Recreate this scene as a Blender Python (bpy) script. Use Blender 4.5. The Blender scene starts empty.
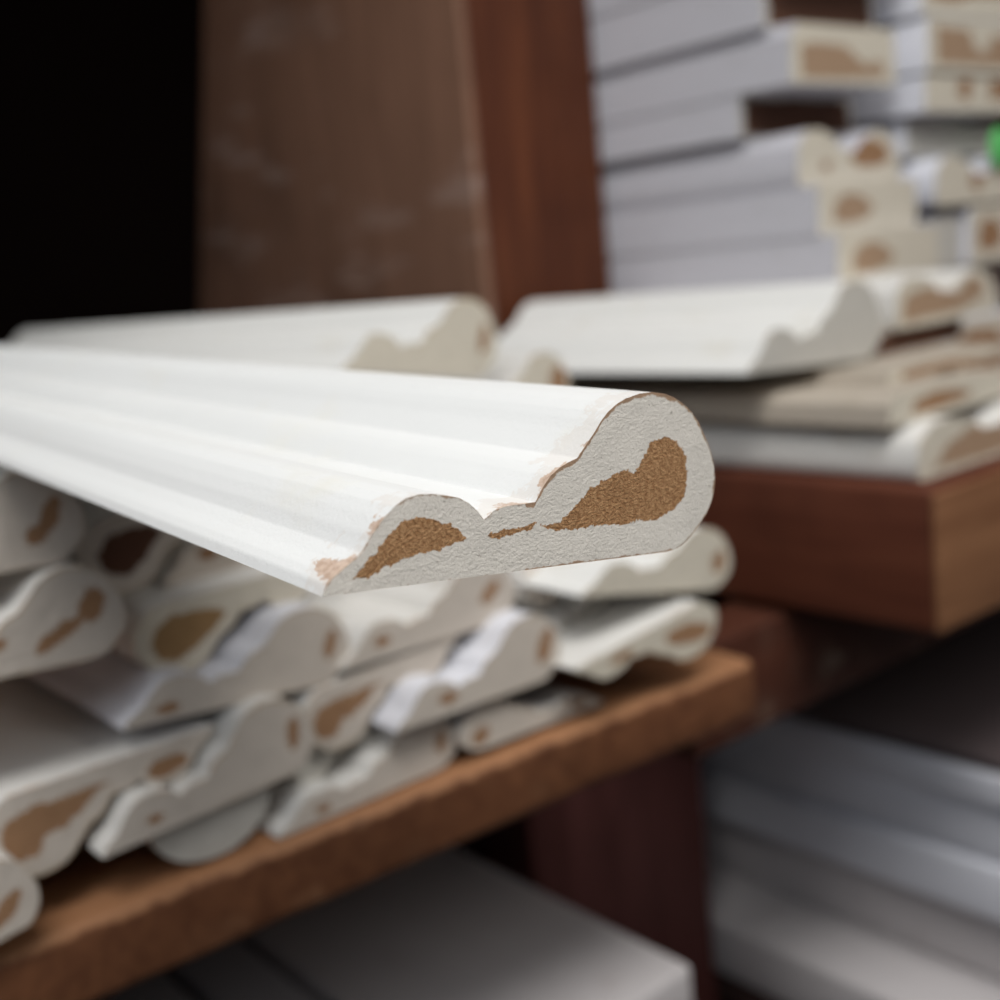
import bpy, bmesh, math, random
from mathutils import Vector, Matrix, noise
PI = math.pi
C = bpy.context.scene.collection
Z0 = 1.2                      # camera height above the floor; shelf heights below are measured from it
sc = bpy.context.scene

# ------------------------------------------------------------------ materials
def newmat(name):
    m = bpy.data.materials.new(name); m.use_nodes = True
    nt = m.node_tree; nt.nodes.clear()
    out = nt.nodes.new('ShaderNodeOutputMaterial'); b = nt.nodes.new('ShaderNodeBsdfPrincipled')
    nt.links.new(b.outputs[0], out.inputs[0])
    return m, nt, b
def N(nt, t, **k):
    n = nt.nodes.new(t)
    for a, v in k.items():
        if a.startswith('i_'): n.inputs[int(a[2:])].default_value = v
        else: setattr(n, a, v)
    return n
def noise_tex(nt, scale, detail=4, rough=.55, vec=None, dist=0):
    n = nt.nodes.new('ShaderNodeTexNoise'); n.inputs['Scale'].default_value = scale
    n.inputs['Detail'].default_value = detail; n.inputs['Roughness'].default_value = rough; n.inputs['Distortion'].default_value = dist
    if vec: nt.links.new(vec, n.inputs['Vector'])
    return n.outputs['Fac']
def ramp(nt, fac, stops):
    r = nt.nodes.new('ShaderNodeValToRGB'); e = r.color_ramp.elements
    while len(e) < len(stops): e.new(.5)
    for i, (p, c) in enumerate(stops):
        e[i].position = p; e[i].color = (*c, 1) if len(c) == 3 else c
    nt.links.new(fac, r.inputs[0]); return r.outputs[0]
def math_(nt, op, a, b=None, c=None, clamp=False):
    n = nt.nodes.new('ShaderNodeMath'); n.operation = op; n.use_clamp = clamp
    for i, v in enumerate((a, b, c)):
        if v is None: continue
        if isinstance(v, (int, float)): n.inputs[i].default_value = v
        else: nt.links.new(v, n.inputs[i])
    return n.outputs[0]
def mix(nt, fac, a, b):
    n = nt.nodes.new('ShaderNodeMix'); n.data_type = 'RGBA'
    if isinstance(fac, (int, float)): n.inputs[0].default_value = fac
    else: nt.links.new(fac, n.inputs[0])
    for i, v in ((6, a), (7, b)):
        if isinstance(v, tuple): n.inputs[i].default_value = (*v, 1)
        else: nt.links.new(v, n.inputs[i])
    return n.outputs[2]
def step(nt, v, lo, hi):
    n = nt.nodes.new('ShaderNodeMapRange'); n.interpolation_type = 'SMOOTHSTEP'
    nt.links.new(v, n.inputs[0]); n.inputs[1].default_value = lo; n.inputs[2].default_value = hi
    return n.outputs[0]
def bump(nt, bs, h, strength, dist):
    b = nt.nodes.new('ShaderNodeBump'); b.inputs['Strength'].default_value = strength; b.inputs['Distance'].default_value = dist
    nt.links.new(h, b.inputs['Height']); nt.links.new(b.outputs[0], bs.inputs['Normal'])
def objco(nt):
    return nt.nodes.new('ShaderNodeTexCoord').outputs['Object']

def paint_mat(name, base, dirt, chips=0.0, bmp=.25, rough=.5):
    """gesso coated long faces: slightly streaky white, brown where the coat has broken off near the cut"""
    m, nt, b = newmat(name); co = objco(nt)
    mp = N(nt, 'ShaderNodeMapping'); nt.links.new(co, mp.inputs[0]); mp.inputs['Scale'].default_value = (1, .08, 1)
    s1 = noise_tex(nt, 90, 3, .5, mp.outputs[0]); s2 = noise_tex(nt, 35, 5, .6, co)
    col = mix(nt, step(nt, s1, .3, .75), base, tuple(v*.965 for v in base))
    col = mix(nt, step(nt, s2, .56, .78), col, dirt)
    if chips:
        sx = N(nt, 'ShaderNodeSeparateXYZ'); nt.links.new(co, sx.inputs[0])
        nz = noise_tex(nt, 150, 6, .68, co)
        fine = noise_tex(nt, 900, 4, .7, co)
        a = math_(nt, 'ADD', nz, math_(nt, 'MULTIPLY', math_(nt, 'SUBTRACT', fine, .5), .22))
        # depth of the break behind the cut edge
        d = math_(nt, 'MULTIPLY', math_(nt, 'SUBTRACT', a, .47), chips)
        if name == 'white_gesso_coat':      # broken patches where the coat flaked at the thin tip, the small bead and the step
            X = math_(nt, 'MULTIPLY', sx.outputs['X'], 1000.0)
            def hump(c0, w, h):
                q = math_(nt, 'DIVIDE', math_(nt, 'SUBTRACT', X, c0), w)
                return math_(nt, 'MULTIPLY', math_(nt, 'POWER', 2.718, math_(nt, 'MULTIPLY', math_(nt, 'MULTIPLY', q, q), -1.0)), h)
            d = math_(nt, 'ADD', math_(nt, 'ADD', hump(3.2, 2.3, .0068), hump(9.0, 1.5, .0052)), math_(nt, 'ADD', hump(40, 7, .0018), hump(30, 3.5, .0016)))
            d = math_(nt, 'ADD', math_(nt, 'MULTIPLY', d, math_(nt, 'ADD', math_(nt, 'MULTIPLY', a, 1.6), .15)), math_(nt, 'MULTIPLY', math_(nt, 'SUBTRACT', a, .60), .010))
        msk = step(nt, math_(nt, 'SUBTRACT', d, sx.outputs['Y']), -.0002, .0002)
        thin = step(nt, math_(nt, 'SUBTRACT', math_(nt, 'MULTIPLY', math_(nt, 'SUBTRACT', a, .40), chips*1.35), sx.outputs['Y']), -.0006, .0006)
        col = mix(nt, math_(nt, 'MULTIPLY', thin, .22), col, (.62, .50, .40))
        fb = mix(nt, step(nt, fine, .35, .65), (.42, .26, .17), (.62, .46, .35))
        col = mix(nt, math_(nt, 'MULTIPLY', msk, .85), col, fb)
    nt.links.new(col, b.inputs['Base Color']); b.inputs['Roughness'].default_value = rough
    b.inputs['Specular IOR Level'].default_value = .35
    bump(nt, b, math_(nt, 'ADD', noise_tex(nt, 1400, 3, .6, co), math_(nt, 'MULTIPLY', noise_tex(nt, 220, 3, .6, co), 1.2)), bmp, .00025)
    return m

def cut_mat(name, base, dark, rimcol, rimamt=.8, bmp=.6, pits=False):
    """sawn gesso end: grainy, with a torn brown rim (vertex attribute rim: 1 on the outline, 0 inside)"""
    m, nt, b = newmat(name); co = objco(nt)
    g = noise_tex(nt, 2400, 3, .7, co); l = noise_tex(nt, 120, 4, .6, co)
    col = mix(nt, step(nt, l, .35, .7), base, tuple(v*.93 for v in base))
    col = mix(nt, math_(nt, 'MULTIPLY', step(nt, g, .56, .74), .45), col, dark)
    col = mix(nt, math_(nt, 'MULTIPLY', step(nt, g, .44, .30), .5), col, tuple(min(1, v*1.12) for v in base))
    if pits: col = mix(nt, math_(nt, 'MULTIPLY', step(nt, noise_tex(nt, 1500, 2, .5, co), .66, .72), .6), col, (.30, .25, .20))
    at = N(nt, 'ShaderNodeAttribute', attribute_name='rim')
    rn = noise_tex(nt, 420, 4, .7, co)
    r = step(nt, math_(nt, 'ADD', at.outputs['Fac'], math_(nt, 'MULTIPLY', math_(nt, 'SUBTRACT', rn, .5), 1.5)), .42, .66)
    col = mix(nt, math_(nt, 'MULTIPLY', r, rimamt), col, rimcol)
    nt.links.new(col, b.inputs['Base Color']); b.inputs['Roughness'].default_value = .8
    b.inputs['Specular IOR Level'].default_value = .25
    bump(nt, b, math_(nt, 'ADD', g, math_(nt, 'MULTIPLY', noise_tex(nt, 700, 2, .6, co), .5)), bmp, .00025)
    return m

def core_mat(name, a, c, bmp=.8):
    m, nt, b = newmat(name); co = objco(nt)
    g = noise_tex(nt, 1300, 5, .8, co); l = noise_tex(nt, 160, 3, .6, co)
    col = mix(nt, step(nt, g, .38, .64), a, c)
    col = mix(nt, math_(nt, 'MULTIPLY', step(nt, l, .5, .8), .4), col, tuple(v*.75 for v in a))
    nt.links.new(col, b.inputs['Base Color']); b.inputs['Roughness'].default_value = .9
    b.inputs['Specular IOR Level'].default_value = .15
    bump(nt, b, math_(nt, 'ADD', g, noise_tex(nt, 2500, 2, .6, co)), bmp, .0005)
    return m

def wood_mat(name, a, c, scuff=None, along=0, rough=.55, sc_amt=.5, topz=None):
    """stained timber: grain runs along axis number 'along'; scuff = pale scratches"""
    m, nt, b = newmat(name); co = objco(nt)
    mp = N(nt, 'ShaderNodeMapping'); nt.links.new(co, mp.inputs[0])
    s = [1, 1, 1]; s[along] = .06; mp.inputs['Scale'].default_value = s
    g = noise_tex(nt, 110, 6, .65, mp.outputs[0], 1.0); l = noise_tex(nt, 9, 4, .6, co)
    col = mix(nt, step(nt, g, .3, .72), a, c)
    col = mix(nt, math_(nt, 'MULTIPLY', step(nt, l, .45, .75), .55), col, tuple(v*.55 for v in a))
    if scuff:
        mq = N(nt, 'ShaderNodeMapping'); nt.links.new(co, mq.inputs[0]); mq.inputs['Rotation'].default_value = (.55, 0, 0); mq.inputs['Scale'].default_value = (1, .22, 1)
        s1 = noise_tex(nt, 30, 5, .7, mq.outputs[0]); s2 = noise_tex(nt, 6, 2, .5, co)
        f = math_(nt, 'MULTIPLY', step(nt, s1, .52, .66), step(nt, s2, .38, .58))
        col = mix(nt, math_(nt, 'MULTIPLY', f, sc_amt), col, scuff)
    if topz:      # top face lightened in place of stronger light; pale wear along the upper edge
        sx = N(nt, 'ShaderNodeSeparateXYZ'); nt.links.new(co, sx.inputs[0])
        e = math_(nt, 'ADD', sx.outputs['Z'], math_(nt, 'MULTIPLY', math_(nt, 'SUBTRACT', noise_tex(nt, 90, 4, .7, co), .5), .009))
        col = mix(nt, step(nt, e, topz-.0008, topz+.0012), col, mix(nt, g, (.24, .11, .052), (.38, .19, .095)))
    nt.links.new(col, b.inputs['Base Color']); b.inputs['Roughness'].default_value = rough; b.inputs['Specular IOR Level'].default_value = .18
    bump(nt, b, g, .35, .0015)
    return m

M = {}
M['hero_paint'] = paint_mat('white_gesso_coat', (.79, .79, .775), (.77, .755, .70), chips=.030, bmp=.30)
M['paint'] = paint_mat('white_coat', (.70, .68, .645), (.58, .54, .48), chips=.008)
M['paint_clean'] = paint_mat('clean_white_coat', (.78, .77, .74), (.72, .69, .62), chips=.008)
M['paint_cool'] = paint_mat('cool_white_coat', (.70, .70, .745), (.66, .65, .68))
M['paint_lav'] = paint_mat('lavender_white_coat', (.58, .57, .61), (.55, .54, .57))
M['paint_beige'] = paint_mat('beige_coat', (.46, .40, .33), (.40, .34, .27))
M['hero_cut'] = cut_mat('lit_sawn_gesso', (.76, .71, .635), (.42, .36, .29), (.34, .20, .11), .9, .6, pits=True)  # paler than the pile ends: the stronger light on it is in the colour
M['cut'] = cut_mat('sawn_gesso_plain', (.56, .495, .43), (.40, .34, .29), (.46, .34, .21), .7, .3)
M['cut_grey'] = cut_mat('sawn_gesso_grey', (.50, .475, .43), (.46, .42, .36), (.55, .48, .36), .5, .3)
M['cut_cream'] = cut_mat('sawn_gesso_cream', (.60, .545, .45), (.46, .40, .32), (.46, .36, .22), .65, .3)
M['core'] = core_mat('bare_fibreboard', (.33, .165, .072), (.56, .33, .165))
M['core_far'] = core_mat('bare_fibreboard_soft', (.27, .15, .08), (.35, .20, .11), .3)
M['core_ochre'] = core_mat('ochre_fibreboard', (.26, .155, .07), (.36, .22, .105), .3)
M['core_pale'] = core_mat('bare_fibreboard_pale', (.33, .22, .14), (.40, .27, .18), .3)
M['core_dark'] = core_mat('dark_and_shaded_fibreboard', (.085, .040, .026), (.12, .058, .036), .3)  # on the set-back stack ends this dark tone paints recess shade
M['shelf'] = wood_mat('shelf_timber', (.105, .040, .019), (.175, .072, .033), scuff=(.36, .21, .12), along=1, sc_amt=.5, topz=.0235)
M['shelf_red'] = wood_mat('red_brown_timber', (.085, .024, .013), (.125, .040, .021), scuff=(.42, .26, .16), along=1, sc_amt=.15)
M['shelf_lit'] = wood_mat('lit_orange_timber', (.17, .075, .036), (.26, .125, .062), along=0)  # lighter tone that paints the light on the right shelf front
M['rail'] = wood_mat('dark_rail_timber', (.060, .020, .012), (.09, .030, .017), scuff=(.40, .30, .22), along=0, sc_amt=.7)
M['panel'] = wood_mat('scuffed_panel', (.175, .092, .060), (.235, .125, .082), scuff=(.46, .36, .32), along=2, sc_amt=.5)
M['post'] = wood_mat('red_post', (.062, .017, .008), (.12, .037, .015), along=2)
M['lowpost'] = wood_mat('dark_red_post', (.060, .017, .014), (.10, .034, .030), along=2)
M['dark'] = wood_mat('dark_timber', (.020, .010, .009), (.030, .015, .012), along=2, rough=.8)
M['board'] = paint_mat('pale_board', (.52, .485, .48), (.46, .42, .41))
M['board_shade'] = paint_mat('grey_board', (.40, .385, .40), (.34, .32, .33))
M['board_dark'] = paint_mat('top_shade_board', (.11, .085, .085), (.09, .065, .06))  # dark tone painted for the shade on top of the lower right stack
m_, nt_, b_ = newmat('green_plastic'); b_.inputs['Base Color'].default_value = (.10, .50, .12, 1); b_.inputs['Roughness'].default_value = .4
nt_.links.new(mix(nt_, noise_tex(nt_, 60, 2, .5, objco(nt_)), (.09, .46, .11), (.13, .56, .16)), b_.inputs['Base Color']); M['green'] = m_
m_, nt_, b_ = newmat('concrete'); nt_.links.new(ramp(nt_, noise_tex(nt_, 6, 6, .6, objco(nt_)), [(0, (.10, .09, .085)), (1, (.18, .165, .155))]), b_.inputs['Base Color']); M['floor'] = m_
m_, nt_, b_ = newmat('plaster'); nt_.links.new(ramp(nt_, noise_tex(nt_, 4, 5, .6, objco(nt_)), [(0, (.016, .010, .009)), (1, (.022, .014, .012))]), b_.inputs['Base Color']); b_.inputs['Roughness'].default_value = 1; b_.inputs['Specular IOR Level'].default_value = 0; M['wall'] = m_

# ------------------------------------------------------------------ helpers
def link(name, me, mat, parent=None):
    o = bpy.data.objects.new(name, me); C.objects.link(o)
    if mat: me.materials.append(mat)
    if parent: o.parent = parent
    return o
def tag(o, label, cat, group=None, kind=None):
    if label: o['label'] = label
    if cat: o['category'] = cat
    if group: o['group'] = group
    if kind: o['kind'] = kind
    return o
def empty(name, label, cat, mat, group=None):
    o = bpy.data.objects.new(name, None); C.objects.link(o); o.empty_display_size = .02
    o.matrix_world = mat
    return tag(o, label, cat, group)
def me_from(verts, faces, smooth=None):
    me = bpy.data.meshes.new('m'); me.from_pydata(verts, [], faces); me.update()
    bm = bmesh.new(); bm.from_mesh(me); bmesh.ops.recalc_face_normals(bm, faces=bm.faces); bm.to_mesh(me); bm.free()
    if smooth is not None:
        me.shade_smooth(); me.set_sharp_from_angle(angle=math.radians(smooth))
    return me
def box_obj(name, mat, x, y, z, bevel=.002, seg=3, parent=None, rotz=0, wobble=0, cuts=0, seed=0):
    """bevelled board; origin at its near left bottom corner"""
    bm = bmesh.new(); bmesh.ops.create_cube(bm, size=1)
    dx, dy, dz = x[1]-x[0], y[1]-y[0], z[1]-z[0]
    bmesh.ops.scale(bm, vec=(dx, dy, dz), verts=bm.verts); bmesh.ops.translate(bm, vec=(dx/2, dy/2, dz/2), verts=bm.verts)
    if cuts:
        es = [e for e in bm.edges if abs(e.verts[0].co.x-e.verts[1].co.x) > dx*.9]
        bmesh.ops.subdivide_edges(bm, edges=es, cuts=cuts, use_grid_fill=True)
    if bevel:
        es = [e for e in bm.edges if e.is_manifold and e.calc_face_angle(0) > .5]
        bmesh.ops.bevel(bm, geom=es, offset=bevel, segments=seg, affect='EDGES', profile=.5)
    if wobble:
        for v in bm.verts:
            if v.co.y < dy*.3:
                n_ = noise.noise(Vector((v.co.x*38+seed, v.co.z*30, seed))); n2 = noise.noise(Vector((v.co.x*140+seed, v.co.z*90, 3+seed)))
                v.co.y += (n_*.7+n2*.35)*wobble; v.co.z += (n2*.4+n_*.3)*wobble
    bmesh.ops.recalc_face_normals(bm, faces=bm.faces)
    me = bpy.data.meshes.new(name); bm.to_mesh(me); bm.free()
    me.shade_smooth(); me.set_sharp_from_angle(angle=math.radians(40))
    o = link(name, me, mat, parent); o.location = (x[0], y[0], z[0]+Z0); o.rotation_euler = (0, 0, rotz)
    return o

# ------------------------------------------------------------------ moulding profile (mm): flat base, small bead, step, big bead
OUT = [(0,0),(.81,1.55),(2.01,2.63),(4.04,3.94),(6.08,5.45),(6.91,6.6),(7.68,7.76),(9.56,9.88),(11.31,11.47),(13.09,12.46),(15.24,12.87),(17.43,12.78),(19.65,12.43),(21.9,11.96),(23.81,10.98),(25.37,9.63),(26.39,8.38),(27.17,8.84),(28.11,9.55),(29.69,9.95),(31.29,10.1),(33.72,10.18),(35.78,10.3),(36.58,11.58),(37.39,12.74),(38.62,14.14),(40.28,15.25),(41.97,15.97),(43.68,16.56),(44.52,17.54),(45.37,18.52),(47.07,20.5),(48.35,22.17),(49.65,23.5),(51.4,24.68),(53.19,25.47),(55.93,26.17),(58.72,26.39),(61.59,26.05),(63.54,25.44),(65.54,24.39),(67.58,22.96),(69.37,21.08),(70.79,18.83),(72.13,16.56),(73.07,14.29),(73.53,11.6)]
BOT = [(0,0),(10,0),(62.66,0),(64.42,.15),(66.1,.67),(67.36,1.44),(68.54,2.31),(69.8,3.47),(70.97,4.72),(72.04,5.98),(72.89,7.57),(73.43,9.4),(73.53,11.0)]
def arch_prof(w, h, kind=0):
    """architrave style sections: rectangular, with an eased or stepped upper face"""
    if kind == 0: top = [(0,0),(.01,h*.6),(w*.03,h*.9),(w*.08,h),(w*.60,h),(w*.66,h*.82),(w*.72,h*.80),(w*.80,h*.92),(w*.90,h*.86),(w*.97,h*.6),(w,h*.3)]
    elif kind == 3: top = [(0,0),(.01,h*.995),(w*.004,h),(w*.985,h),(w,h*.8)]
    elif kind == 4: top = [(0,0),(.01,h*.80),(w*.05,h*.84),(w*.06,h),(w*.985,h),(w,h*.8)]
    elif kind == 1: top = [(0,h*.2),(w*.02,h*.72),(w*.10,h*.98),(w*.22,h),(w*.35,h*.86),(w*.42,h*.62),(w*.55,h*.60),(w*.62,h*.80),(w*.78,h),(w*.92,h*.85),(w,h*.4)]
    else: top = [(0,0),(.01,h*.86),(w*.02,h*.97),(w*.05,h),(w*.95,h),(w*.985,h*.95),(w,h*.8)]
    bot = [(0, top[0][1]*.6),(w*.02,0),(w*.97,0),(w,h*.1)]
    if kind in (0, 2): bot[0] = (0, 0)
    if kind in (3, 4): bot = [(0,0),(w*.01,0),(w*.97,0),(w,h*.1)]
    return top, bot
def interp(P, u):
    for (a, b), (c, d) in zip(P, P[1:]):
        if u <= c: return b+(d-b)*(0 if c == a else (u-a)/(c-a))
    return P[-1][1]
def pip(P, x, y):
    ins = False; j = len(P)-1
    for i in range(len(P)):
        if (P[i][1] > y) != (P[j][1] > y) and x < (P[j][0]-P[i][0])*(y-P[i][1])/(P[j][1]-P[i][1])+P[i][0]: ins = not ins
        j = i
    return ins
BIG = [(36.8,6.6),(39.2,6.7),(40.9,7.1),(42.6,8.3),(44.3,9.9),(46.4,11.5),(49.5,13.0),(52.7,14.1),(55.5,13.7),(56.8,15.4),(58.6,18.1),(61.4,18.9),(64.4,18.2),(66.5,16.3),(67.1,12.6),(66.6,9.0),(63.9,6.6),(59.1,5.5),(53.4,5.5),(47.9,5.8),(42.7,5.5),(39.2,5.6)]
MID = [(26.9,6.0),(29.3,6.5),(32.1,6.7),(34.2,6.6),(36.2,7.1),(35.0,6.0),(32.1,5.7),(29.7,5.5),(27.7,5.4)]
SMALL = [(4.6,1.8),(6.3,3.5),(8.4,5.4),(10.2,7.7),(12.3,9.1),(14.8,9.7),(17.7,9.0),(20.3,8.3),(22.3,6.9),(23.4,5.9),(21.5,5.2),(18.5,4.6),(15.5,4.5),(12.6,3.7),(9.8,2.8),(7.0,1.8)]
def ell(cu, cv, ru, rv, rot=0, n=18):
    r = math.radians(rot)
    return [(cu+ru*math.cos(t)*math.cos(r)-rv*math.sin(t)*math.sin(r), cv+ru*math.cos(t)*math.sin(r)+rv*math.sin(t)*math.cos(r)) for t in [2*PI*i/n for i in range(n)]]
def shift(P, du, dv, s=1):
    cu = sum(p[0] for p in P)/len(P); cv = sum(p[1] for p in P)/len(P)
    return [(cu+(u-cu)*s+du, cv+(v-cv)*s+dv) for u, v in P]

def moulding(name, label, mat, L, blobs, su=1, sv=1, mir=1, du=.8, rows=26, top=OUT, bot=BOT, paint='paint', cut='cut', core='core_far', amp=.12, warp=.9, rim=1.7, seed=0, group=None, cat='moulding', stations=None, core_label=None):
    root = empty(name, label, cat, mat, group)
    W = top[-1][0]; n = max(8, int(round(W/du)))
    us = [W*i/n for i in range(n+1)]
    k = .001
    def yd(u, v, inner):
        p = Vector((u*su*.9+seed*7.1, v*sv*.9, seed*3.3))
        a = noise.noise(p*1.6)*.5+noise.noise(p*.45)*.5
        if inner: a += noise.noise(p*3.1)*.45
        return a*amp*k
    tv = [interp(top, u) for u in us]; bv = [interp(bot, u) for u in us]
    # --- long coated body: outline loop swept along the length
    loop = [(us[i], tv[i]) for i in range(n+1)]+[(us[i], bv[i]) for i in range(n, 0, -1)]
    st = stations or [0, .0015, .01, .05, L*.3, L*.6, L]
    verts = []; faces = []
    for s in st:
        for (u, v) in loop:
            y0 = yd(u, v, False) if s == 0 else 0
            verts.append((u*su*k, s+y0, v*sv*mir*k))
    m = len(loop)
    for a in range(len(st)-1):
        for i in range(m): faces.append((a*m+i, a*m+(i+1) % m, (a+1)*m+(i+1) % m, (a+1)*m+i))
    faces.append(tuple(range((len(st)-1)*m, len(st)*m)))
    me = me_from(verts, faces, 33)
    link('coated_body', me, M[paint], root)
    # --- sawn end, split into gesso and patches of bare fibreboard
    grid = {}; vv = []; rimv = []
    for i in range(n+1):
        for j in range(rows+1):
            v = bv[i]+(tv[i]-bv[i])*j/rows; edge = j in (0, rows) or i in (0, n)
            vv.append((us[i]*su*k, yd(us[i], v, not edge), v*sv*mir*k))
            dtop = (tv[i]-v); dbot = (v-bv[i])*1.8; dr = (W-us[i])*1.2; u_ = us[i]
            d = min(dtop, dbot, dr+.0)
            w = 1.0 if 34 < us[i] < 64 else (.75 if us[i] > 60 else .55)
            rimv.append(max(0, 1-d/rim)*w*(1 if (dtop < dbot or u_ > 66) else .75) if rim else 0)
    cls = {}
    for i in range(n):
        for j in range(rows):
            u = (us[i]+us[i+1])/2; v = (bv[i]+bv[i+1])/2+((tv[i]+tv[i+1])/2-(bv[i]+bv[i+1])/2)*(j+.5)/rows
            p = Vector((u*1.1+seed*5, v*1.1, 1.7)); q = Vector((u*.35+seed*5, v*.35, 4.7))
            wu = u+noise.noise(p)*warp*.55+noise.noise(q)*warp*.45+noise.noise(p*2.7)*warp*.3
            wv = v+noise.noise(p+Vector((9, 4, 2)))*warp*.5+noise.noise(q+Vector((3, 8, 1)))*warp*.4+noise.noise(p*2.7+Vector((3, 1, 9)))*warp*.28
            c = -1
            for bi, P in enumerate(blobs):
                if pip(P, wu, wv): c = bi; break
            cls[i, j] = c
    R = rows+1
    for c in range(-1, len(blobs)):
        fs = [(i*R+j, (i+1)*R+j, (i+1)*R+j+1, i*R+j+1) for (i, j), q in cls.items() if q == c]
        if not fs: continue
        used = sorted({a for f in fs for a in f}); mp = {a: b for b, a in enumerate(used)}
        vs = [vv[a] for a in used]; me = bpy.data.meshes.new('m')
        fs2 = [tuple(mp[a] for a in f) for f in fs]
        if mir < 0: fs2 = [tuple(reversed(f)) for f in fs2]
        me.from_pydata(vs, [], fs2); me.update(); me.shade_smooth()
        if c < 0:
            at = me.attributes.new('rim', 'FLOAT', 'POINT'); at.data.foreach_set('value', [rimv[a] for a in used])
            cutend = link('cut_end', me, M[cut], root)
        else:
            o = link('bare_core', me, M[core], cutend)
            if core_label: o['label'] = core_label
    return root
def frame(x, y, z, ang): return Matrix.Translation((x, y, z+Z0)) @ Matrix.Rotation(-math.radians(ang), 4, 'Y')

# ------------------------------------------------------------------ the large moulding in front
nrm = Vector((0.083937, 0.996239, 0.021507)).normalized()
axx = Vector((0.996469, -0.083957, 0)).normalized(); azz = axx.cross(nrm)
mh = Matrix((axx, nrm, azz)).transposed().to_4x4()
mh = Matrix.Translation((0.078905, 0.138428, -0.041097+Z0)) @ mh @ Matrix.Rotation(math.radians(6.746), 4, 'Y')
moulding('profile_strip', 'large sharp white moulding jutting out above the pile, cut end toward the viewer', mh, 1.25, [BIG, MID, SMALL],
         du=.21, rows=110, paint='hero_paint', cut='hero_cut', core='core', amp=.05, warp=.75, rim=1.35, seed=1,
         stations=[0, .0004, .0012, .003, .008, .02, .06, .2, .5, .9, 1.25], core_label='rough brown bare fibreboard')

# ------------------------------------------------------------------ the pile on the left shelf: x, y, z, angle, width, height, side
P = {
 'A':(0.1059,0.3310,-0.1563,3.0,1.01,1.02,1),
 'B':(0.1206,0.3390,-0.1235,-5.5,1.09,1.02,1),
 'D':(0.2045,0.3520,-0.0918,181.0,0.98,0.90,1),
 'E':(0.1490,0.3390,-0.1315,180.0,0.98,1.00,1),
 'F':(0.1215,0.3350,-0.1556,3.0,1,1,-1),
 'G':(0.0514,0.3350,-0.0941,-4.0,1.00,1.05,1),
 'H':(0.0461,0.3400,-0.0655,-4.0,1.00,1.05,1),
 'I':(0.1930,0.3600,-0.0599,184.0,0.97,0.92,1),
 'J':(0.1536,0.3720,-0.0923,0.5,0.90,0.95,1),
 'K':(0.1958,0.3360,-0.1267,-1.0,1.05,1.00,1),
 'M':(0.2060,0.3235,-0.1491,-1.5,1.03,1.00,1),
 'N':(0.2456,0.3370,-0.1274,183.4,0.92,0.86,1),
 'O':(0.1616,0.3310,-0.1723,0.5,1.01,0.78,1),
 'P':(0.2110,0.3420,-0.1497,183.0,0.50,0.50,1),
 'Q':(0.3056,0.3275,-0.1707,178.6,0.97,0.60,-1),
 'S':(0.2779,0.3120,-0.1459,6.5,1.07,0.78,-1),
 'R2':(0.2900,0.3180,-0.1222,-12.0,1.15,.97,1),
 'V':(0.2979,0.3450,-0.1453,-3.0,0.42,0.60,1),
 'X':(0.3269,0.3520,-0.0976,210.0,0.62,0.75,1),
 'Z':(0.0440,0.3270,-0.1715,10.0,0.60,0.85,1),
 'T':(0.2683,0.4300,-0.0361,-9.0,1.14,1.33,1),
 'U':(0.3186,0.4300,-0.0672,-3.0,1.05,1.10,1),
 'R1':(0.4449,0.3600,-0.0598,-3.0,1.50,1.55,1),
 'f1':(0.1180,0.4000,-0.0600,-2.0,.9,.75,1),
 'f2':(0.2150,0.4300,-0.1040,0.0,1.00,1.00,1),
 'f3':(0.2950,0.4300,-0.0980,0.0,1.00,1.00,1),
 'f4':(0.2450,0.4500,-0.0750,0.0,1.00,1.00,1),
}
G = 'mouldings piled on the left shelf'
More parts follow.
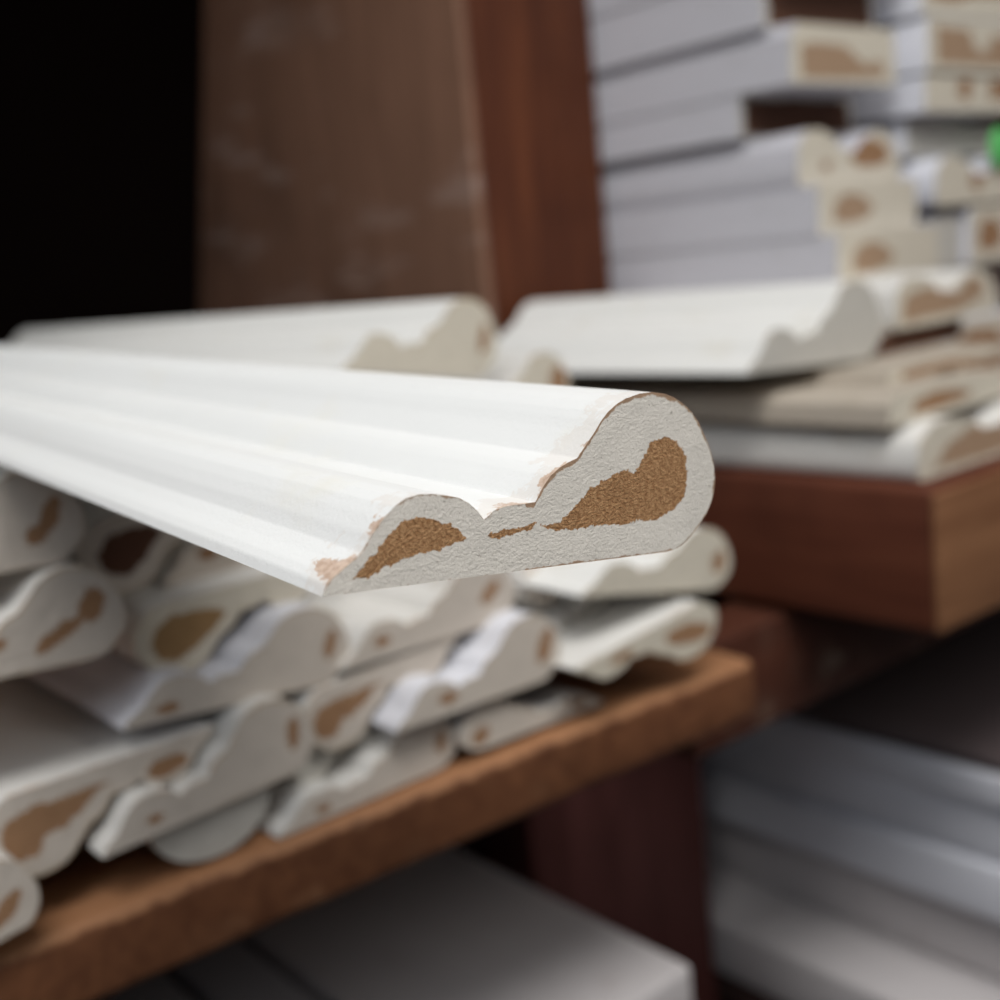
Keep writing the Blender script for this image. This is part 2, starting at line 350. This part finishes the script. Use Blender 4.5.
D = {  # label, bare core patches, extras
'A': ('white moulding low in the pile lying over a grey lobed one, knob end at right', [ell(66,13,2.4,5.5,-12), ell(17,5,2.6,1.6)], {}),
'B': ('white moulding just under the tip of the large one, small brown spot in its knob', [ell(66.5,13,2.2,5,-15), ell(13,3.5,4,1.6)], {'paint':'paint_cool'}),
'D': ('upside-down moulding with an ochre teardrop core, left below the large tip', [[(40,9),(47,14.5),(53,18),(60,21.5),(66,19),(68,13),(65,7),(59,4.5),(50,5),(44,6.5)]], {'cut':'cut_cream','core':'core_ochre'}),
'E': ('upside-down moulding at the left edge, big dark brown core and second brown patch', [shift(BIG,0,.5,1.12), ell(17,7.5,7,3.2,5)], {}),
'F': ('grey shaded moulding, a rounded knob hanging under the lowest white one, no brown core', [], {'cut':'cut_grey'}),
'G': ('white moulding cut off by the left edge, curved brown streaks in its knob', [ell(64,15,3.6,5,-20), ell(54,8.5,8,2.3,28), ell(33,8,7,2.2,10)], {}),
'H': ('topmost left-edge moulding, right under the large one, brown hook-shaped patch', [ell(64,14,2.6,5.5,-20), ell(60,9,4,2.4,30)], {}),
'I': ('upside-down moulding whose round dark brown core peeks out under the large one', [[(44,9),(51,16),(58,21),(65,18),(67,11),(62,5.5),(54,5),(47,6)]], {'core':'core_dark'}),
'J': ('moulding showing only its thin cut tip below the large one, above the ochre core', [ell(19,8,4,2.6)], {}),
'K': ('white moulding touching under the middle of the large one, with two small brown patches', [ell(62,12,5.4,2.8,38), ell(16,6,3.4,1.9)], {}),
'M': ('tilted white moulding in the middle of the pile, brown stroke along its round knob', [ell(66,13,3,7,-25), ell(22,6,4.2,2.2)], {'paint':'paint_cool'}),
'N': ('upside-down moulding in mid pile with a large rust brown core, under two white ones', [shift(BIG,1,1,1.08)], {}),
'O': ('flat-lying moulding at the bottom on the shelf front, small brown dot at its tip', [ell(17,5,3,2), ell(66.5,13,2,6,-8)], {}),
'P': ('tiny grey moulding end in the gap behind the lowest row', [], {'cut':'cut_grey'}),
'Q': ('bottom moulding turned with its thin tip to the right, on the shelf edge', [ell(64,9,4,6,20), ell(14,6,4,2.6)], {}),
'S': ('rightmost low moulding, upside down by the shelf corner, long brown streak', [ell(57,13,13,5.2,20), ell(22,6,6,2.4,0)], {'cut':'cut_cream'}),
'R2': ('upper right moulding of the pile with a flat level base, right below the large end', [ell(66.5,12,3.2,5,-15)], {'paint':'paint_clean','cut':'cut_cream'}),
'V': ('short grey rounded moulding end, set back between two white mouldings on the right', [], {'cut':'cut_grey'}),
'X': ('upside-down moulding with a dark brown core, below the middle of the large cut end', [ell(58,14,4.5,8,8)], {'core':'core_dark'}),
'Z': ('lowest moulding at the left edge, just above the shelf edge, brown streak', [ell(58,9,9,3.4,24)], {}),
'T': ('white moulding lying on top in front of the scuffed upright panel, small brown mark', [ell(66,13,2.3,5,-6)], {'paint':'paint_clean','cut':'cut_cream'}),
'U': ('small round moulding end peeking up right behind the large one, brown right side', [ell(66,13,5,7.5,-8)], {'cut':'cut_cream'}),
'R1': ('wide white moulding on the right stack with an unmarked grey cut end', [], {'paint':'paint_clean','cut':'cut_grey'}),
'f1': ('moulding hidden behind the large one, on the left', [ell(64,13,3,5)], {}),
'f2': ('moulding hidden behind the large one, lower middle', [ell(62,13,3,5)], {}),
'f3': ('moulding hidden behind the large one, lower right', [ell(64,12,3,5)], {}),
'f4': ('moulding hidden behind the large one, under the top two', [ell(64,13,3,5)], {}),
}
LEN = {'T': .58, 'U': .6, 'R1': .245, 'A': 1.1, 'E': 1.0, 'X': .8}
for i, (k_, (x, y, z, a, su, sv, sd)) in enumerate(P.items()):
    lab, bl, ex = D[k_]
    if k_ == 'F': ex = dict(ex, top=[(21-21*math.cos(t), 17.2*math.sin(t)) for t in [PI*i/30 for i in range(31)]], bot=[(0, 0), (42, 0)], rim=0)
    sdd = sd
    moulding('profile_strip', lab, frame(x, y, z, a), LEN.get(k_, 1.0), bl, su, sv, sdd, seed=i+3, amp=.25,
             group=None if k_ in ('R1',) else G, **ex)

# ------------------------------------------------------------------ the right hand stacks
GR = 'mouldings stacked on the right shelf'
GB = 'mouldings bundled beside the upright post'
def arch(name, label, x, y, z, w, h, L, blobs, kind=0, ang=0, group=GR, su=1, **k):
    top, bot = arch_prof(w, h, kind)
    bl = [[(u*w, v*h) for u, v in b] for b in blobs]
    return moulding(name, label, frame(x, y, z, ang), L, bl, top=top, bot=bot, rim=0, group=group, du=1.2, rows=22, warp=1.6, amp=.3, **k)
blobA = [(.10,.12),(.10,.72),(.22,.82),(.50,.78),(.62,.55),(.72,.40),(.80,.52),(.88,.48),(.90,.2),(.7,.14),(.4,.1)]
blobB = [(.14,.25),(.16,.62),(.28,.80),(.42,.74),(.55,.50),(.50,.30),(.3,.18)]
blobC = [(.50,.42),(.56,.72),(.70,.84),(.86,.70),(.90,.42),(.78,.30),(.6,.3)]
blobD = [(.04,.06),(.05,.9),(.5,.93),(.95,.88),(.97,.1),(.5,.05)]
blobE = [(.08,.15),(.20,.55),(.42,.82),(.70,.92),(.95,.88),(.98,.3),(.7,.12),(.4,.1)]
dot = [(.22,.30),(.24,.42),(.30,.42),(.31,.30),(.27,.24)]
arch('profile_strip', 'bottom moulding of the right stack, broad brown core, on the right shelf corner', .4695, .289, -.1110, 135, 24.5, .32, [blobE], 1, cut='cut_cream', core='core_pale')
arch('profile_strip', 'beige-sided moulding second from the bottom of the right stack', .466, .300, -.0863, 128, 13.5, .31, [blobB], 0, ang=0, paint='paint_beige', cut='cut_cream', core='core_far')
arch('profile_strip', 'thin brown-cored moulding above the beige-sided one in the right stack', .505, .325, -.0726, 125, 6, .27, [blobA], 2, paint='paint_beige', cut='cut_cream', core='core_far')
arch('profile_strip', 'set-back moulding inside the right stack, end painted dark as gap shade', .550, .368, -.0664, 100, 13, .20, [blobD], 2, cut='cut', core='core_dark')  # dark end colour stands in for the shaded gap in the stack
arch('profile_strip', 'moulding lying right of the wide grey-ended one, top of the right stack', .572, .362, -.0531, 105, 27, .235, [[(.06,.12),(.08,.62),(.3,.74),(.52,.6),(.6,.5),(.68,.78),(.82,.8),(.88,.4),(.6,.16)]], 1, cut='cut_cream', core='core_pale')
b1 = .627
lay = [  # label, x, y, z, w, h, blobs, kind, paint, cut, core
('lowest moulding of the post-side bundle, rounded brown core', b1, .435, -.031, 112, 31.2, [blobB, dot], 3, 'paint_lav', 'cut_cream', 'core_pale'),
('second moulding up in the post-side bundle, small teardrop core', b1, .447, .0004, 108, 30, [blobB], 3, 'paint_lav', 'cut_cream', 'core_pale'),
('third moulding up in the post-side bundle, brown patch right of centre', b1+.002, .462, .0308, 112, 34, [blobC, dot], 1, 'paint_lav', 'cut_cream', 'core_far'),
('set-back dark-ended moulding under the brown-barred one in the post-side bundle', b1, .503, .0655, 124, 26, [blobD], 3, 'paint_lav', 'cut_grey', 'core_dark'),  # end colour darkened for the shadow it lies back in
('moulding with a long brown bar on its end, upper part of the post-side bundle', b1+.0003, .462, .0918, 112, 35, [[(u, v*.85) for u, v in blobA]], 4, 'paint_lav', 'cut_cream', 'core_pale'),
('topmost dark-ended moulding of the post-side bundle', b1, .480, .1275, 118, 36, [blobD], 3, 'paint_lav', 'cut_grey', 'core_dark'),
('uppermost moulding at the frame top of the post-side bundle', b1, .455, .164, 118, 30, [blobA], 2, 'paint_lav', 'cut_cream', 'core_far'),
]
for i, (lb, x, y, z, w, h, bl, kd, pa, cu, co) in enumerate(lay):
    arch('profile_strip', lb, x, y, z, w, h, .60, bl, kd, group=GB, paint=pa, cut=cu, core=co, seed=40+i)
b2 = .757
lay2 = [
('bluish white square-ended moulding at the foot of the far right column', b2+.012, .455, -.030, 34, 34, [], 2, 'paint_cool', 'cut_grey', 'core_far'),
('brown-cored moulding beside the bluish square end at the right edge', b2+.052, .452, -.030, 90, 40, [blobB], 0, 'paint_cool', 'cut_cream', 'core_far'),
('moulding in the far right column under the green tag, brown hook patch', b2+.006, .450, .012, 125, 33, [[(.36,.4),(.40,.72),(.55,.8),(.62,.6),(.5,.5),(.46,.2)]], 1, 'paint_cool', 'cut_cream', 'core_far'),
('moulding in the far right column level with the green tag', b2+.004, .470, .047, 125, 25, [], 0, 'paint_cool', 'cut_grey', 'core_far'),
('moulding with two small brown patches above the green tag', b2, .452, .074, 128, 24, [[(.32,.5),(.36,.9),(.48,.9),(.46,.4),(.38,.3)], [(.66,.35),(.66,.9),(.9,.9),(.9,.4)]], 2, 'paint_cool', 'cut_cream', 'core_far'),
('far right column moulding with a wide stepped brown bar', b2+.001, .450, .100, 128, 34, [[(.10,.14),(.10,.84),(.42,.80),(.50,.42),(.60,.40),(.66,.74),(.88,.72),(.9,.14)]], 2, 'paint_cool', 'cut_cream', 'core_pale'),
('topmost moulding of the far right column, cut by the frame top', b2, .452, .136, 128, 34, [[(.08,.3),(.14,.92),(.9,.92),(.9,.5),(.5,.42),(.3,.25)]], 2, 'paint_cool', 'cut_cream', 'core_far'),
]
for i, (lb, x, y, z, w, h, bl, kd, pa, cu, co) in enumerate(lay2):
    arch('profile_strip', lb, x, y, z, w, h, .58, bl, kd, group=GB, paint=pa, cut=cu, core=co, seed=60+i)
# supports hidden below the bundle
arch('profile_strip', 'moulding carrying the post-side bundle, mostly hidden', b1, .470, -.069, 115, 37, .55, [blobA], 2, group=GB, paint='paint_cool', cut='cut_grey')
arch('profile_strip', 'bottom moulding under the post-side bundle, mostly hidden', b1, .470, -.109, 115, 38, .55, [blobA], 2, group=GB, paint='paint_cool', cut='cut_grey')
arch('profile_strip', 'dark-ended moulding under the far right column', b2, .465, -.066, 125, 34, .55, [blobD], 2, group=GB, paint='paint_cool', cut='cut_grey', core='core_dark')
arch('profile_strip', 'bottom moulding under the far right column', b2, .440, -.109, 125, 42, .55, [blobA], 2, group=GB, paint='paint_cool', cut='cut_cream')
# green tag stuck on an end
bm = bmesh.new(); bmesh.ops.create_uvsphere(bm, u_segments=24, v_segments=12, radius=1)
bmesh.ops.scale(bm, vec=(.014, .0035, .015), verts=bm.verts)
for v in bm.verts: v.co += Vector((noise.noise(v.co*120)*.0015, 0, noise.noise(v.co*120+Vector((3, 1, 2)))*.0015))
me = bpy.data.meshes.new('tag'); bm.to_mesh(me); bm.free(); me.shade_smooth()
g = link('green_tag', me, M['green']); g.location = (.846, .4475, .048+Z0)
tag(g, 'small round bright green tag at the right edge on a moulding end', 'tag')

# ------------------------------------------------------------------ shelving
s = box_obj('shelf_board', M['shelf'], (-.75, .385), (0, 1.25), (-.2005, -.1740), bevel=.0045, seg=4, wobble=.0007, cuts=70, seed=5)
s.rotation_euler = (0, math.radians(-.3), math.radians(-3.6)); s.location = (-.75, .385, -.2045+Z0)
tag(s, 'worn orange-brown wooden shelf board under the left pile, chipped front edge', 'shelf')
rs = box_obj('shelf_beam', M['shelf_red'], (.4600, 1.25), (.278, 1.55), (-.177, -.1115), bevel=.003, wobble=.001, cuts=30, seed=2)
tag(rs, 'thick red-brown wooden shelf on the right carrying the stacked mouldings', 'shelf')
rl = box_obj('cross_rail', M['rail'], (.390, 1.25), (.360, .395), (-.234, -.181), bevel=.002)
tag(rl, 'dark brown cross rail beneath the right shelf', 'rail')
pn = box_obj('upright_board', M['panel'], (.503, .511), (.620, 1.075), (-.111, .75), bevel=.0015)
for v in pn.data.vertices:
    if v.co.y > .3: v.co.y -= v.co.z*.36  # back edge slanted to shape the shadow boundary on the panel
tag(pn, 'scuffed brown upright panel standing behind the top moulding', 'panel')
po = box_obj('upright_post', M['post'], (.5115, .622), (.622, .70), (-.111, .75), bevel=.002)
tag(po, 'reddish brown upright post between the scuffed panel and the white bundle', 'post')
lp = box_obj('upright_post', M['lowpost'], (.400, .548), (.50, .62), (-1.2, -.2055), bevel=.003)
tag(lp, 'dark red post below the shelf, right of the pale board', 'post')
cp = box_obj('shelf_board', M['dark'], (-.75, 1.25), (.35, 1.7), (.75, .775), bevel=.002)  # added out of view to keep the depth of the bay dark
tag(cp, 'unseen dark board added above the frame to darken the shelf bay', 'shelf')

fb = box_obj('lit_front_strip', M['shelf_lit'], (0, .78), (-.0035, -.0002), (-Z0+.001, -Z0+.0635), bevel=.001, parent=rs, wobble=.0006, cuts=20)  # thin added strip painting the light on the shelf front
fb['label'] = 'orange-brown front face, painted lighter as lit'
# lower bay: pale boards
ls = box_obj('shelf_board', M['dark'], (-.75, .398), (.40, 1.5), (-.385, -.362), bevel=.002)
tag(ls, 'dark lower shelf board under the pale panel', 'shelf')
o = box_obj('board', M['board'], (.243, .375), (.357, 1.3), (-.3605, -.330), bevel=.003)
tag(o, 'wide pale board in the lower bay with a squared front corner', 'board', 'boards in the lower bay')
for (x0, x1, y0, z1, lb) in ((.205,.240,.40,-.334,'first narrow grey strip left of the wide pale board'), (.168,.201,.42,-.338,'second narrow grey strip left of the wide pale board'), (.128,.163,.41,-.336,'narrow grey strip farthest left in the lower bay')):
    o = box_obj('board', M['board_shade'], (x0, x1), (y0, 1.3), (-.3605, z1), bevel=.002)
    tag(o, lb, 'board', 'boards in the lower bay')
fl = box_obj('shelf_board', M['dark'], (.55, 1.25), (.22, 1.5), (-.515, -.49), bevel=.002)
tag(fl, 'dark bottom shelf board under the lower right boards', 'shelf')
o = box_obj('board', M['board'], (.56, 1.05), (.24, 1.3), (-.489, -.45), bevel=.003)
tag(o, 'bottom pale board at the lower right, lit bright near its front', 'board', 'boards at the lower right')
for i, (x0, z0, z1, mt, lb) in enumerate(((.616,-.4495,-.402,'board','thick board second from the bottom at the lower right'), (.602,-.4015,-.366,'paint_cool','bluish white board third from the bottom at the lower right'), (.606,-.3655,-.330,'paint_cool','bluish white board second from the top at the lower right'), (.600,-.3295,-.308,'paint_cool','thin top board of the lower right stack, pale edge line'))):
    o = box_obj('board', M[mt], (x0, 1.02), (.25+.01*i, 1.3), (z0, z1), bevel=.004)
    tag(o, lb, 'board', 'boards at the lower right')

o = box_obj('board', M['board_dark'], (.603, 1.02), (.30, 1.3), (-.3075, -.299), bevel=.002)  # added dark sheet for the shade under the right shelf
tag(o, 'thin dark sheet added as shade on top of the lower right stack', 'board', 'boards at the lower right')
# setting
def plane_box(name, x, y, z, mat):
    o = box_obj(name, M[mat], x, y, z, bevel=0); o['kind'] = 'structure'; return o
plane_box('floor', (-2.5, 3.0), (-2.5, 1.8), (-1.3, -1.2), 'floor')
plane_box('wall_back', (-2.5, 3.0), (1.75, 1.85), (-1.2, 1.6), 'wall')
plane_box('wall_left', (-.80, -.76), (.35, 1.75), (-1.2, .78), 'dark')
plane_box('wall_right', (1.26, 1.30), (.20, 1.75), (-1.2, .78), 'dark')

# ------------------------------------------------------------------ camera and light
cam = bpy.data.cameras.new('camera'); co_ = bpy.data.objects.new('camera', cam); C.objects.link(co_)
pitch, roll, yaw = math.radians(10.9), math.radians(5.7), math.radians(38.8)
F = Vector((math.sin(yaw)*math.cos(pitch), math.cos(yaw)*math.cos(pitch), -math.sin(pitch)))
R0 = F.cross(Vector((0, 0, 1))).normalized(); U0 = R0.cross(F)
Rv = R0*math.cos(roll)-U0*math.sin(roll); Uv = R0*math.sin(roll)+U0*math.cos(roll)
mm = Matrix((Rv, Uv, -F)).transposed().to_4x4(); co_.matrix_world = Matrix.Translation((0, 0, Z0)) @ mm
cam.sensor_width = 36; cam.lens = 43.2; cam.clip_start = .01
cam.dof.use_dof = True; cam.dof.focus_distance = .183; cam.dof.aperture_fstop = 11
sc.camera = co_

w = bpy.data.worlds.new('world'); sc.world = w; w.use_nodes = True
w.node_tree.nodes['Background'].inputs[0].default_value = (.80, .88, 1, 1); w.node_tree.nodes['Background'].inputs[1].default_value = .06
def area(name, loc, target, size, power, color):
    l = bpy.data.lights.new(name, 'AREA'); l.energy = power; l.size = size[0]; l.shape = 'RECTANGLE'; l.size_y = size[1]; l.color = color
    o = bpy.data.objects.new(name, l); C.objects.link(o); o.location = (loc[0], loc[1], loc[2]+Z0)
    o.rotation_euler = (Vector(target)-Vector(loc)).to_track_quat('-Z', 'Y').to_euler(); return o
area('ceiling_lamp', (-.1, -.48, 1.5), (.15, .2, -.1), (1.5, .6), 47, (1, .995, .98))
area('left_fill', (-1.3, -.65, 1.15), (.25, .3, -.1), (1.2, .8), 12, (.86, .92, 1))  # added fill from the left to brighten panel and flanks; no window known
area('right_fill', (1.0, -1.3, 1.1), (.4, .35, -.15), (1.2, .9), 9, (1, .97, .93))  # added soft fill from the right front; no doorway known

sc.view_settings.view_transform = 'Standard'; sc.view_settings.look = 'None'; sc.view_settings.gamma = 1
sc.view_settings.use_curve_mapping = False; sc.view_settings.exposure = -.36
